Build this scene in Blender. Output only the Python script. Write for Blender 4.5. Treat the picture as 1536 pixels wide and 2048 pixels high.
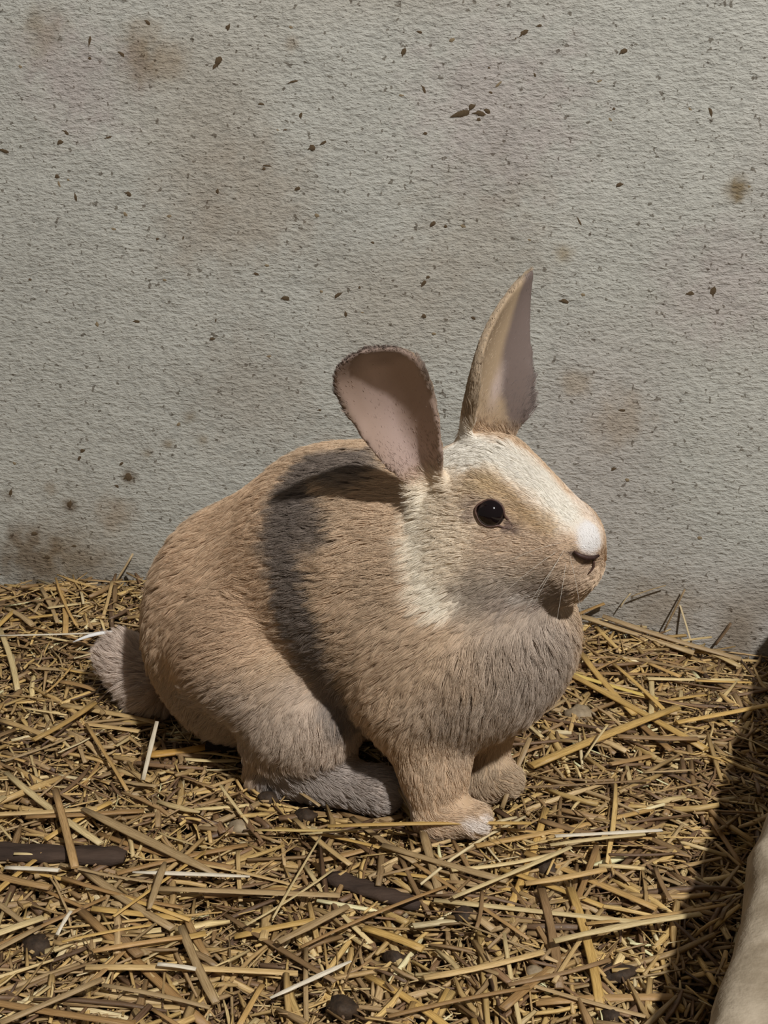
import bpy, math, random
import numpy as np
from mathutils import Vector, Matrix
from mathutils.bvhtree import BVHTree
from mathutils.kdtree import KDTree

for o in list(bpy.data.objects):
    bpy.data.objects.remove(o)
scene = bpy.context.scene
COL = scene.collection
rng = np.random.default_rng(7)
random.seed(7)

# ------------------------------------------------------------------ camera
FPX, PITCH, CAMH = 2600.0, math.radians(20), 0.39
cam_d = bpy.data.cameras.new('camera')
cam = bpy.data.objects.new('camera', cam_d)
COL.objects.link(cam)
cam.location = (0, 0, CAMH)
cam.rotation_euler = (math.pi / 2 - PITCH, 0, 0)
cam_d.sensor_fit = 'VERTICAL'
cam_d.sensor_height = 24.0
cam_d.lens = FPX / 2048 * 24.0
cam_d.clip_start = 0.01
cam_d.dof.use_dof = False
scene.camera = cam

# ------------------------------------------------------------------ light
w = bpy.data.worlds.new('stable_ambient')
scene.world = w
w.use_nodes = True
bg = w.node_tree.nodes['Background']
bg.inputs[0].default_value = (1.0, 0.90, 0.78, 1)
bg.inputs[1].default_value = 0.13

LDIR = Vector((0.29, -0.60, 0.75)).normalized()
lamp_d = bpy.data.lights.new('stable_lamp', 'POINT')
lamp_d.energy = 222
lamp_d.color = (1.0, 0.98, 0.94)
lamp_d.shadow_soft_size = 0.045
lamp = bpy.data.objects.new('stable_lamp', lamp_d)
lamp.location = Vector((0.03, 0.62, 0.15)) + LDIR * 2.4
COL.objects.link(lamp)

scene.view_settings.view_transform = 'Standard'
scene.view_settings.look = 'None'
scene.view_settings.exposure = 0.0
scene.view_settings.gamma = 1.0
scene.view_settings.use_curve_mapping = False

# ------------------------------------------------------------------ helpers
CF = np.array([0, math.cos(PITCH), -math.sin(PITCH)])
CU = np.array([0, math.sin(PITCH), math.cos(PITCH)])
CC = np.array([0, 0, CAMH])


def ray(px, py):
    return CF + np.array([(px - 768) / FPX, 0, 0]) + CU * ((1024 - py) / FPX)


def at(px, py, Y):
    d = ray(px, py)
    return CC + d * (Y / d[1])


def lin(c):
    c = np.asarray(c, float) / 255.0
    return np.where(c <= 0.04045, c / 12.92, ((c + 0.055) / 1.055) ** 2.4)


def rgba(c, k=1.0):
    l = np.minimum(lin(c) * k, 1)
    return (float(l[0]), float(l[1]), float(l[2]), 1.0)


def vnoise(P, freq, seed=0):
    """smooth value noise in [-1,1] for an (n,k) array of points"""
    P = np.asarray(P, float) * freq
    i = np.floor(P).astype(np.int64)
    f = P - i
    f = f * f * (3 - 2 * f)
    k = P.shape[1]
    out = np.zeros(len(P))
    pr = [73856093, 19349663, 83492791]
    for c in range(2 ** k):
        hsh = np.full(len(P), seed * 2654435761 % (1 << 31), np.int64)
        wgt = np.ones(len(P))
        for a in range(k):
            b = (c >> a) & 1
            hsh = hsh ^ ((i[:, a] + b) * pr[a])
            wgt = wgt * (f[:, a] if b else 1 - f[:, a])
        hsh = (hsh * 1103515245 + 12345) & 0x7fffffff
        hsh = (hsh ^ (hsh >> 13)) * 1274126177 & 0x7fffffff
        out += wgt * ((hsh & 0xffff) / 32767.5 - 1)
    return out


def mesh_np(name, V, Q, smooth=False):
    """quads (n,4) or a list of faces"""
    me = bpy.data.meshes.new(name)
    V = np.asarray(V, np.float32)
    if isinstance(Q, np.ndarray):
        k = Q.shape[1]
        me.vertices.add(len(V))
        me.vertices.foreach_set('co', V.ravel())
        me.loops.add(Q.size)
        me.loops.foreach_set('vertex_index', Q.astype(np.int32).ravel())
        me.polygons.add(len(Q))
        me.polygons.foreach_set('loop_start', np.arange(0, Q.size, k, dtype=np.int32))
        me.update(calc_edges=True)
    else:
        me.from_pydata(V.tolist(), [], Q)
        me.update()
    if smooth:
        me.polygons.foreach_set('use_smooth', np.ones(len(me.polygons), bool))
    return me


def point_color(me, name, C):
    a = me.attributes.new(name, 'FLOAT_COLOR', 'POINT')
    C = np.concatenate([C, np.ones((len(C), 1))], 1).astype(np.float32)
    a.data.foreach_set('color', C.ravel())


def link(name, data, mat=None, parent=None, loc=None):
    o = bpy.data.objects.new(name, data)
    COL.objects.link(o)
    if mat is not None and data is not None and not data.materials:
        data.materials.append(mat)
    if loc is not None:
        o.location = loc
    if parent is not None:
        o.parent = parent
    return o


def tag(o, label=None, cat=None, group=None, kind=None):
    if label: o['label'] = label
    if cat: o['category'] = cat
    if group: o['group'] = group
    if kind: o['kind'] = kind
    return o


class Mat:
    def __init__(s, name, rough=0.7, spec=0.3):
        s.m = bpy.data.materials.new(name)
        s.m.use_nodes = True
        s.t = s.m.node_tree
        s.b = s.t.nodes['Principled BSDF']
        s.b.inputs['Roughness'].default_value = rough
        s.b.inputs['Specular IOR Level'].default_value = spec

    def n(s, typ, **kw):
        nd = s.t.nodes.new(typ)
        for k, v in kw.items():
            if k in nd.inputs:
                nd.inputs[k].default_value = v
            else:
                setattr(nd, k, v)
        return nd

    def l(s, a, b):
        s.t.links.new(a, b)

    def attr(s, name):
        return s.n('ShaderNodeAttribute', attribute_name=name)

    def mapped(s, scale=(1, 1, 1), rot=(0, 0, 0), src='Object', vec=None):
        mp = s.n('ShaderNodeMapping')
        mp.inputs['Scale'].default_value = scale
        mp.inputs['Rotation'].default_value = rot
        if vec is None:
            vec = s.n('ShaderNodeTexCoord').outputs[src]
        s.l(vec, mp.inputs['Vector'])
        return mp.outputs[0]

    def noise(s, vec, scale, detail=3, rough=0.55):
        nd = s.n('ShaderNodeTexNoise', Scale=scale, Detail=detail, Roughness=rough)
        s.l(vec, nd.inputs['Vector'])
        return nd.outputs['Fac']

    def ramp(s, fac, stops):
        nd = s.n('ShaderNodeValToRGB')
        e = nd.color_ramp.elements
        while len(e) < len(stops):
            e.new(0.5)
        for el, (p, c) in zip(e, stops):
            el.position = p
            el.color = c if len(c) == 4 else (*c, 1)
        s.l(fac, nd.inputs[0])
        return nd.outputs[0]

    def mix(s, a, b, fac=0.5, blend='MIX'):
        nd = s.n('ShaderNodeMix', data_type='RGBA', blend_type=blend)
        for sock, v in ((nd.inputs[6], a), (nd.inputs[7], b), (nd.inputs[0], fac)):
            if hasattr(v, 'node'):
                s.l(v, sock)
            elif isinstance(v, (int, float)):
                sock.default_value = v
            else:
                sock.default_value = v
        return nd.outputs[2]

    def bump(s, h, strength, dist, prev=None):
        nd = s.n('ShaderNodeBump', Strength=strength, Distance=dist)
        s.l(h, nd.inputs['Height'])
        if prev is not None:
            s.l(prev, nd.inputs['Normal'])
        return nd.outputs[0]

    def base(s, c):
        if hasattr(c, 'node'):
            s.l(c, s.b.inputs['Base Color'])
        else:
            s.b.inputs['Base Color'].default_value = c

    def normal(s, nrm):
        s.l(nrm, s.b.inputs['Normal'])


def grey(v):
    return (v, v, v, 1)


# ------------------------------------------------------------------ materials
def mat_wall():
    m = Mat('whitewashed_plaster', 0.9, 0.1)
    col = m.attr('stain').outputs['Color']
    v = m.mapped()
    va = m.mapped((0.42, 1, 1.0), (0, 0.16, 0))
    fine = m.noise(va, 430, 3, 0.65)
    mid = m.noise(va, 150, 3, 0.6)
    blot = m.noise(v, 22, 4, 0.6)
    c1 = m.mix(col, m.ramp(blot, [(0.3, grey(0.90)), (0.7, grey(1.0))]), 1.0, 'MULTIPLY')
    c2 = m.mix(c1, m.ramp(fine, [(0.30, grey(0.74)), (0.55, grey(1.0))]), 1.0, 'MULTIPLY')
    speck = m.noise(v, 260, 2, 0.5)
    c3 = m.mix(c2, m.ramp(speck, [(0.655, grey(1.0)), (0.70, rgba((120, 105, 88)))]), 0.7, 'MULTIPLY')
    m.base(c3)
    b = m.bump(mid, 0.45, 0.0012)
    b = m.bump(fine, 1.0, 0.0019, b)
    m.normal(b)
    return m.m


def mat_simple(name, c1, c2, scale=60, rough=0.8, spec=0.2, bump=0.5, dist=0.002, stretch=(1, 1, 1)):
    m = Mat(name, rough, spec)
    f = m.noise(m.mapped(stretch), scale, 5, 0.62)
    m.base(m.ramp(f, [(0.3, rgba(c1)), (0.7, rgba(c2))]))
    m.normal(m.bump(f, bump, dist))
    return m.m


def mat_straw():
    m = Mat('straw', 0.42, 0.45)
    col = m.attr('straw_color').outputs['Color']
    sv = m.attr('straw_uv').outputs['Vector']
    vv = m.mapped((1.2, 9.0, 1.0), vec=sv)
    f = m.noise(vv, 2.0, 4, 0.6)
    c = m.mix(col, m.ramp(f, [(0.28, (0.50, 0.44, 0.36, 1)), (0.62, grey(1.0))]), 1.0, 'MULTIPLY')
    m.base(c)
    m.normal(m.bump(f, 0.35, 0.0006))
    return m.m


def mat_attr(name, attr, rough, spec, k=None):
    m = Mat(name, rough, spec)
    m.base(m.attr(attr).outputs['Color'])
    return m.m


M_wall = mat_wall()
M_soil = mat_simple('damp_soil', (44, 33, 24), (82, 62, 42), 90, 0.85, 0.2, 0.8, 0.004)
M_block = mat_simple('rough_pale_stone', (136, 122, 102), (184, 170, 150), 45, 0.9, 0.12, 0.8, 0.003)
M_mud = mat_simple('dried_mud', (78, 64, 48), (122, 104, 82), 300, 0.95, 0.05, 0.6, 0.001)
M_tan_stain = mat_simple('dry_splash', (126, 110, 86), (150, 134, 110), 300, 0.95, 0.05, 0.4, 0.0005)
M_dung = mat_simple('dung', (40, 31, 24), (74, 58, 44), 260, 0.7, 0.3, 0.8, 0.001)
M_pebble = mat_simple('pebble', (120, 104, 84), (170, 152, 124), 200, 0.6, 0.35, 0.4, 0.001)
M_bark = mat_simple('rotten_bark', (46, 36, 31), (84, 68, 58), 120, 0.8, 0.2, 0.9, 0.002, (0.25, 1, 1))
M_straw = mat_straw()
M_skin = mat_attr('rabbit_skin', 'skin_color', 0.6, 0.25)
M_fur = mat_attr('rabbit_fur', 'fur_color', 0.55, 0.2)

# ------------------------------------------------------------------ wall
def wallY(x):
    return 0.865 - 0.12 * x


def wall_hit(px, py):
    d = ray(px, py)
    # CC + d t : y = 0.865 - .12 x
    t = 0.865 / (d[1] + 0.12 * d[0])
    return CC + d * t


gx = np.arange(-0.62, 0.6201, 0.0026)
gz = np.arange(-0.06, 0.86, 0.0026)
X, Z = np.meshgrid(gx, gz, indexing='ij')
P2 = np.stack([X.ravel(), Z.ravel()], 1)
relief = 0.0010 * vnoise(P2, 14, 1) + 0.0004 * vnoise(P2, 38, 2) + 0.0003 * vnoise(P2 * [0.5, 1.0] + P2[:, ::-1] * [0.0, 0.1], 110, 3)
Yw = wallY(X.ravel()) + relief
V = np.stack([X.ravel(), Yw, Z.ravel()], 1)
nx_, nz_ = X.shape
idx = np.arange(nx_ * nz_).reshape(nx_, nz_)
Q = np.stack([idx[:-1, :-1].ravel(), idx[1:, :-1].ravel(), idx[1:, 1:].ravel(), idx[:-1, 1:].ravel()], 1)
# thickness: rim going back and a back face
ring = np.concatenate([idx[:, 0], idx[-1, 1:], idx[-2::-1, -1], idx[0, -2:0:-1]])
nb = len(V)
back = V[ring] + [0, 0.09, 0]
back[:, 1] = wallY(back[:, 0]) + 0.09
V = np.concatenate([V, back, [[0, 0.955, 0.4]]])
r2 = np.roll(ring, -1)
k = np.arange(len(ring)); k2 = np.roll(k, -1)
Qr = np.stack([ring, nb + k, nb + k2, r2], 1)
Qb = np.stack([nb + k, np.full(len(k), len(V) - 1), np.full(len(k), len(V) - 1), nb + k2], 1)
me = mesh_np('wall_back', V, np.concatenate([Q, Qr]), True)
base = lin((194, 193, 185))
colr = np.tile(base, (len(V), 1))


def blend(mask, c, a=1.0):
    mm = (mask * a)[:, None]
    colr[:] = colr * (1 - mm) + lin(c) * mm


big = vnoise(V[:, [0, 2]], 7, 11)
blend(np.clip(big * 1.4, 0, 1), (186, 176, 171), 0.6)
big = vnoise(V[:, [0, 2]], 9, 14)
blend(np.clip(big * 1.4 - 0.2, 0, 1), (176, 166, 152), 0.5)
for (px, py, r, c, a) in [(285, 110, 52, (138, 118, 92), 0.75), (85, 70, 50, (150, 132, 108), 0.6), (340, 130, 40, (160, 140, 115), 0.4),
                          (520, 400, 130, (168, 156, 141), 0.5), (400, 450, 110, (168, 156, 141), 0.45), (150, 160, 110, (184, 172, 169), 0.6),
                          (1000, 230, 170, (184, 172, 169), 0.55), (960, 480, 150, (172, 161, 146), 0.4), (1475, 374, 26, (128, 108, 74), 0.85),
                          (1474, 395, 10, (128, 108, 74), 0.85), (1125, 505, 20, (150, 132, 100), 0.6), (1440, 580, 120, (184, 172, 169), 0.5),
                          (1240, 840, 60, (170, 152, 130), 0.5), (60, 1110, 70, (118, 96, 70), 0.75), (150, 1120, 60, (128, 106, 76), 0.6),
                          (230, 1030, 40, (160, 138, 112), 0.5), (1320, 1230, 80, (150, 130, 105), 0.4), (380, 833, 16, (136, 116, 86), 0.7),
                          (338, 890, 14, (138, 118, 88), 0.75), (408, 880, 14, (136, 116, 86), 0.7), (297, 908, 11, (145, 125, 95), 0.6),
                          (258, 955, 14, (112, 92, 68), 0.8), (140, 1010, 14, (110, 92, 70), 0.8), (18, 990, 16, (120, 106, 90), 0.6),
                          (730, 950, 120, (168, 156, 141), 0.4), (1150, 765, 30, (170, 152, 128), 0.5), (500, 780, 130, (170, 160, 147), 0.4),
                          (583, 85, 14, (150, 130, 105), 0.5), (100, 975, 14, (140, 122, 98), 0.5), (650, 1080, 90, (170, 150, 125), 0.4)]:
    q = wall_hit(px, py)
    sc = np.linalg.norm(q - CC) / FPX
    dd = np.hypot(V[:, 0] - q[0], V[:, 2] - q[2]) / (r * sc)
    dd = dd + 0.35 * vnoise(V[:, [0, 2]], 120, int(px)) + 0.2 * vnoise(V[:, [0, 2]], 300, int(py))
    blend(np.clip(1.35 - dd, 0, 1) ** 1.3, c, a)
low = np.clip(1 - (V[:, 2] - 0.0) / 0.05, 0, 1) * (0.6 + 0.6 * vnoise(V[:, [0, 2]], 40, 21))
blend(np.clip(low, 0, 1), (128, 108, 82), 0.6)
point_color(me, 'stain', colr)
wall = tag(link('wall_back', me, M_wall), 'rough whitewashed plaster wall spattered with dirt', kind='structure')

# flecks of mud stuck to the wall: px, py, length, width (px), angle
FLECKS = [(296, 45, 14, 9, -20), (457, 55, 14, 11, 70), (583, 55, 8, 6, 0), (180, 80, 28, 8, 80), (245, 110, 22, 10, -40), (438, 122, 20, 12, 60), (430, 132, 14, 9, 70),
          (525, 209, 20, 6, -5), (590, 163, 30, 4, 10), (10, 302, 24, 9, -8), (122, 285, 18, 12, 20), (134, 266, 18, 8, -40), (220, 274, 22, 6, 20), (115, 354, 12, 11, 0),
          (120, 371, 16, 6, -65), (152, 395, 19, 7, -70), (137, 360, 5, 5, 0), (258, 388, 16, 10, -30), (252, 429, 10, 8, -30), (316, 478, 9, 7, 30), (340, 432, 10, 7, 20),
          (367, 475, 12, 6, 80), (230, 458, 12, 6, 0), (602, 231, 12, 6, 80), (557, 260, 8, 4, 0), (572, 260, 12, 4, 0), (625, 296, 16, 13, 0), (647, 285, 16, 7, 40),
          (537, 332, 26, 4, -8), (528, 338, 8, 6, 0), (595, 377, 13, 11, 50), (436, 382, 13, 9, 90), (635, 431, 10, 9, 0), (746, 485, 10, 7, 0), (535, 531, 9, 6, 0),
          (513, 548, 15, 6, -10), (573, 596, 20, 15, 20), (677, 590, 21, 9, 35), (643, 583, 6, 6, 0), (692, 628, 14, 9, -60), (727, 625, 10, 4, 0), (719, 575, 5, 5, 0),
          (274, 643, 16, 8, 10), (425, 678, 14, 8, 10), (194, 650, 10, 8, -60), (432, 640, 12, 6, 80), (42, 134, 8, 8, 0), (180, 117, 8, 6, 0),
          (928, 226, 50, 18, 22), (945, 214, 18, 14, 40), (962, 228, 30, 10, -12), (975, 222, 14, 12, 0), (958, 240, 12, 9, 0),
          (1050, 65, 24, 10, 30), (1080, 51, 13, 8, 30), (1032, 77, 9, 5, 30), (808, 104, 18, 9, 60), (840, 64, 13, 7, 0), (905, 80, 11, 8, 30), (848, 180, 20, 6, -65),
          (805, 191, 13, 5, 0), (978, 136, 6, 5, 0), (1248, 103, 18, 9, 20), (1070, 150, 9, 6, -40), (1200, 162, 11, 4, 20), (1228, 218, 7, 6, 0), (1222, 240, 11, 6, -30),
          (1421, 226, 24, 8, -70), (1381, 219, 9, 5, -30), (982, 185, 9, 6, 0), (998, 168, 15, 5, 45), (851, 267, 11, 8, 0), (1160, 445, 26, 5, -55), (1240, 370, 18, 10, 20),
          (1499, 373, 9, 7, 0), (865, 448, 14, 12, 70), (928, 453, 13, 7, -10), (891, 453, 7, 6, 0), (848, 566, 20, 12, 70), (857, 555, 12, 8, 20), (848, 633, 12, 9, 0),
          (947, 636, 11, 8, 0), (868, 668, 8, 6, 0), (1130, 603, 22, 8, -15), (1167, 590, 9, 7, 0), (1382, 588, 24, 13, 0), (1428, 582, 24, 12, 80),
          (159, 916, 16, 9, 70), (166, 902, 14, 10, 30), (258, 955, 20, 17, 0), (235, 972, 13, 10, 0), (141, 1008, 20, 13, 80), (30, 927, 8, 8, 0), (243, 927, 12, 8, 60),
          (358, 848, 9, 7, 60), (22, 985, 22, 8, 70), (1255, 960, 9, 8, 0), (1228, 938, 14, 9, 30), (1400, 1076, 10, 8, 0), (1245, 820, 16, 8, 10), (1060, 480, 8, 6, 0),
          (640, 820, 10, 6, 0), (540, 712, 12, 7, 20), (60, 560, 9, 6, 0), (330, 560, 8, 5, 0), (150, 1092, 14, 8, 20), (70, 1068, 18, 10, 10), (95, 1115, 16, 9, 0)]
proto = []
for s in range(5):
    n = 9
    vs = [(0, -1.0, 0)]
    fs = []
    for rr, hh in ((0.6, -0.75), (1.0, 0.25)):
        for i in range(n):
            a = 2 * math.pi * i / n
            r = rr * (1 + random.uniform(-0.45, 0.45))
            vs.append((r * math.cos(a), hh, r * math.sin(a)))
    for i in range(n):
        j = (i + 1) % n
        fs.append((0, 1 + j, 1 + i))
        fs.append((1 + i, 1 + j, 1 + n + j, 1 + n + i))
    mm = mesh_np('dirt_fleck', vs, fs, True)
    mm.materials.append(M_mud if s < 3 else M_tan_stain)
    proto.append(mm)
for i, (px, py, L, W, A) in enumerate(FLECKS):
    q = wall_hit(px, py)
    sc = np.linalg.norm(q - CC) / FPX
    rl = 0.0010 * vnoise(np.array([[q[0], q[2]]]), 14, 1)[0] + 0.0004 * vnoise(np.array([[q[0], q[2]]]), 38, 2)[0]
    o = link('dirt_fleck', proto[i % 3 if L * W > 100 or i % 2 else 3 + i % 2], parent=wall, loc=(q[0], q[1] + rl, q[2]))
    o.scale = (L * sc * 0.46, min(W, 14) * sc * 0.15, W * sc * 0.46)
    o.rotation_euler = (0, -math.radians(A), 0)

# ------------------------------------------------------------------ bedding floor
def ground(x, y):
    x = np.asarray(x, float); y = np.asarray(y, float)
    P = np.stack([x.ravel(), y.ravel()], 1)
    z = 0.0045 * vnoise(P, 16, 31) + 0.0025 * vnoise(P, 45, 32)
    z = z.reshape(x.shape)
    near = np.clip((y - 0.66) / 0.19, 0, 1); near = near * near * (3 - 2 * near)
    bank = np.interp(x, [-0.5, -0.28, -0.15, 0.1, 0.17, 0.26, 0.5], [0.02, 0.013, 0.013, 0.004, -0.003, -0.024, -0.03])
    foot = np.clip((y - 0.80) / 0.06, 0, 1)
    return z * (1 - 0.4 * near) + near * bank + 0.003 * foot


fx = np.arange(-0.62, 0.63, 0.008); fy = np.arange(0.0, 0.96, 0.008)
X, Yg = np.meshgrid(fx, fy, indexing='ij')
Zg = ground(X, Yg) - 0.012
V = np.stack([X.ravel(), Yg.ravel(), Zg.ravel()], 1)
idx = np.arange(X.size).reshape(X.shape)
Q = np.stack([idx[:-1, :-1].ravel(), idx[1:, :-1].ravel(), idx[1:, 1:].ravel(), idx[:-1, 1:].ravel()], 1)
floor = tag(link('floor', mesh_np('floor', V, Q, True), M_soil), 'dark damp earth floor under the straw', kind='structure')

# ------------------------------------------------------------------ low partition at the right
d = np.array([0.391, 0.920]); d /= np.linalg.norm(d)
p0 = np.array([0.1707, 0.5026])
s0, s1 = -0.42, 0.355
nS, prof = 90, []
# cross-section: rounded uneven top-left edge (t: across, z)
cs = [(0.0, -0.06), (0.0, -0.02), (0.0005, 0.02), (0.0, 0.054), (0.002, 0.064), (0.006, 0.069), (0.014, 0.0705), (0.03, 0.070), (0.06, 0.0705), (0.09, 0.070), (0.108, 0.066), (0.11, 0.03), (0.11, -0.06)]
V = []
perp = np.array([d[1], -d[0]])
for i in range(nS + 1):
    s = s0 + (s1 - s0) * i / nS
    for j, (t, z) in enumerate(cs):
        jx = 0.0028 * vnoise(np.array([[s, 0.0]]), 30, 41)[0] + 0.0018 * vnoise(np.array([[s, z * 2]]), 90, 42)[0]
        jz = 0.0016 * vnoise(np.array([[s, t]]), 40, 43)[0] if z > 0.04 else 0
        q = p0 + d * s + perp * (t + (jx if t < 0.02 else 0))
        V.append((q[0], q[1], z + jz))
c = len(cs)
F = [(i * c + j, i * c + j + 1, (i + 1) * c + j + 1, (i + 1) * c + j) for i in range(nS) for j in range(c - 1)]
F += [tuple(range(c)), tuple(range((nS + 1) * c - 1, nS * c - 1, -1))]
part_wall = tag(link('wall_right', mesh_np('wall_right', V, F, True), M_block), 'low rough pale stone partition at the edge of the pen', kind='structure')

# ------------------------------------------------------------------ rabbit: one continuous body from a blended distance field
h = 0.0018
lo = np.array([-0.205, 0.50, -0.012]); hi = np.array([0.165, 0.80, 0.315])
ns = np.ceil((hi - lo) / h).astype(int) + 1
ax = [(lo[i] + h * np.arange(ns[i])).astype(np.float32) for i in range(3)]
GX, GY, GZ = np.meshgrid(*ax, indexing='ij', sparse=True)


def cone(a, b, ra, rb):
    a = np.asarray(a, np.float32); ab = np.asarray(b, np.float32) - a
    L2 = float(ab @ ab) + 1e-12
    dx, dy, dz = GX - a[0], GY - a[1], GZ - a[2]
    t = np.clip((dx * ab[0] + dy * ab[1] + dz * ab[2]) / L2, 0, 1)
    return np.sqrt((dx - t * ab[0]) ** 2 + (dy - t * ab[1]) ** 2 + (dz - t * ab[2]) ** 2) - (ra + (rb - ra) * t)


def ball(a, r, s=(1, 1, 1)):
    return (np.sqrt(((GX - a[0]) / s[0]) ** 2 + ((GY - a[1]) / s[1]) ** 2 + ((GZ - a[2]) / s[2]) ** 2) - r) * min(s)


def smin(a, b, k):
    hh = np.clip(0.5 + 0.5 * (b - a) / k, 0, 1)
    return b * (1 - hh) + a * hh - k * hh * (1 - hh)


def smax(a, b, k):
    return -smin(-a, -b, k)


A_ = at
body = ball(A_(520, 1215, .690), .063)
body = smin(body, ball(A_(492, 1290, .690), .053), .02)
body = smin(body, ball(A_(690, 1120, .662), .063), .03)
body = smin(body, cone(A_(520, 1290, .685), A_(850, 1300, .635), .046, .046), .02)
body = smin(body, ball(A_(820, 1190, .632), .057), .03)
body = smin(body, ball(A_(920, 1270, .618), .054), .025)
body = smin(body, ball(A_(1025, 1262, .607), .0285), .022)
body = smin(body, cone(A_(800, 1080, .635), A_(920, 1080, .615), .047, .034), .022)
# near haunch and hind foot
NL = np.array([0.03, 0.085, 0.0])
for off in (0, 1):
    o3 = NL * off
    th = cone(A_(505, 1290, .648) + o3, A_(625, 1440, .622) + o3, .043, .027)
    th = smin(th, cone(A_(600, 1450, .624) + o3, A_(640, 1530, .620) + o3, .026, .016), .012)
    th = smin(th, cone(A_(560, 1500, .632) + o3, A_(545, 1535, .632) + o3, .022, .013), .012)
    th = smin(th, cone(A_(545, 1540, .628) + o3, A_(760, 1580, .603) + o3, .0105, .0125), .010)
    body = smin(body, th, .008)
# front legs
body = smin(body, cone(A_(845, 1400, .600), A_(868, 1540, .588), .029, .0165), .016)
body = smin(body, cone(A_(868, 1530, .588), A_(875, 1625, .582), .0165, .0125), .008)
body = smin(body, cone(A_(875, 1630, .581), A_(945, 1638, .574), .0105, .0098), .008)
body = smin(body, cone(A_(960, 1420, .628), A_(962, 1540, .624), .022, .0125), .014)
body = smin(body, cone(A_(962, 1535, .624), A_(965, 1560, .621), .0125, .0105), .008)
body = smin(body, cone(A_(965, 1562, .619), A_(1012, 1560, .612), .0105, .0095), .008)
# tail
body = smin(body, cone(A_(248, 1318, .722), A_(305, 1385, .712), .0135, .0145), .008)
# head
head = ball(A_(945, 1020, .613), .0315)
head = smin(head, cone(A_(985, 990, .606), A_(1125, 1072, .585), .0295, .0185), .012)
head = smin(head, ball(A_(965, 1105, .602), .0285), .014)
head = smin(head, cone(A_(1010, 1110, .597), A_(1118, 1108, .583), .025, .0185), .012)
head = smin(head, cone(A_(1040, 1150, .598), A_(1118, 1150, .588), .017, .0125), .010)
head = smin(head, ball(A_(1172, 1084, .5725), .0075), .008)
head = smin(head, cone(A_(1152, 1128, .580), A_(1135, 1150, .586), .0125, .0115), .006)
body = smin(body, head, .012)


class Ear:
    def __init__(s, B, T, N, W, prof, cup, bow, side=0.0):
        s.B = np.asarray(B, float); A = np.asarray(T, float) - s.B
        s.L = np.linalg.norm(A); s.A = A / s.L
        N = np.asarray(N, float); N = N - (N @ s.A) * s.A; s.N = N / np.linalg.norm(N)
        s.S = np.cross(s.A, s.N); s.W = W; s.prof = prof; s.cup = cup; s.bow = bow; s.side = side

    def local(s, P):
        q = P - s.B
        u = (q @ s.A) / s.L; uc = np.clip(u, 0, 1)
        return u, q @ s.S - s.side * 4 * uc * (1 - uc), q @ s.N

    def field(s, u, v, w, thick):
        pu, pv = zip(*s.prof)
        us = np.linspace(-0.2, 1.2, 281)
        # smooth profile through the control points
        tab = np.interp(us, pu, pv)
        ker = np.hanning(15); ker /= ker.sum()
        tab2 = np.convolve(np.pad(tab, 7, mode='edge'), ker, mode='valid')
        hw = np.interp(u, us, tab2).astype(np.float32) * s.W
        uc = np.clip(u, 0, 1)
        cup = np.interp(uc, [0, .3, .6, 1.0], s.cup).astype(np.float32)
        sl = v / (s.W * 0.9)
        w0 = cup * s.W * sl * sl + s.bow(uc) * s.L
        slope = 2 * cup * sl / 0.9
        dist = np.abs(w - w0) / np.sqrt(1 + slope * slope) - thick
        edge = (np.abs(v) - hw) * 0.8
        return smax(dist.astype(np.float32), edge.astype(np.float32), 0.0018)


def P3(px, py, Y):
    return at(px, py, Y)


near_ear = Ear(P3(868, 992, .597), P3(730, 662, .572), (-0.14, -0.98, 0.0), 0.0222,
               [(-.2, .28), (0, .34), (.12, .40), (.3, .64), (.5, .86), (.68, .98), (.82, .97), (.9, .83), (.95, .64), (.985, .33), (1.0, -.02), (1.2, -1.5)],
               [1.2, .85, .36, .12], lambda u: 0.22 * u ** 4 - 0.05 * u)
far_ear = Ear(P3(940, 900, .632), P3(1054, 527, .640), (0.74, -0.67, 0.0), 0.0240,
              [(-.2, .5), (0, .62), (.12, .80), (.3, 1.0), (.45, .98), (.6, .82), (.75, .58), (.88, .32), (.96, .13), (1.0, -.02), (1.2, -1.5)],
              [.8, .6, .45, .35], lambda u: 0.05 * u * u, 0.0105 * (-1 if np.cross(np.array([.2, 0, 1.0]), [.74, -.67, 0])[0] > 0 else 1))
EARS = (near_ear, far_ear)
for e in EARS:
    dx, dy, dz = GX - e.B[0], GY - e.B[1], GZ - e.B[2]
    u = ((dx * e.A[0] + dy * e.A[1] + dz * e.A[2]) / e.L).astype(np.float32)
    v = (dx * e.S[0] + dy * e.S[1] + dz * e.S[2]).astype(np.float32)
    uc = np.clip(u, 0, 1)
    v = (v - e.side * 4 * uc * (1 - uc)).astype(np.float32)
    ww = (dx * e.N[0] + dy * e.N[1] + dz * e.N[2]).astype(np.float32)
    ed = e.field(u, v, ww, 0.0020)
    ed = np.where((u < -0.12), 0.02, ed)
    body = smin(body, ed, .005)
body = body.astype(np.float32)


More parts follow.
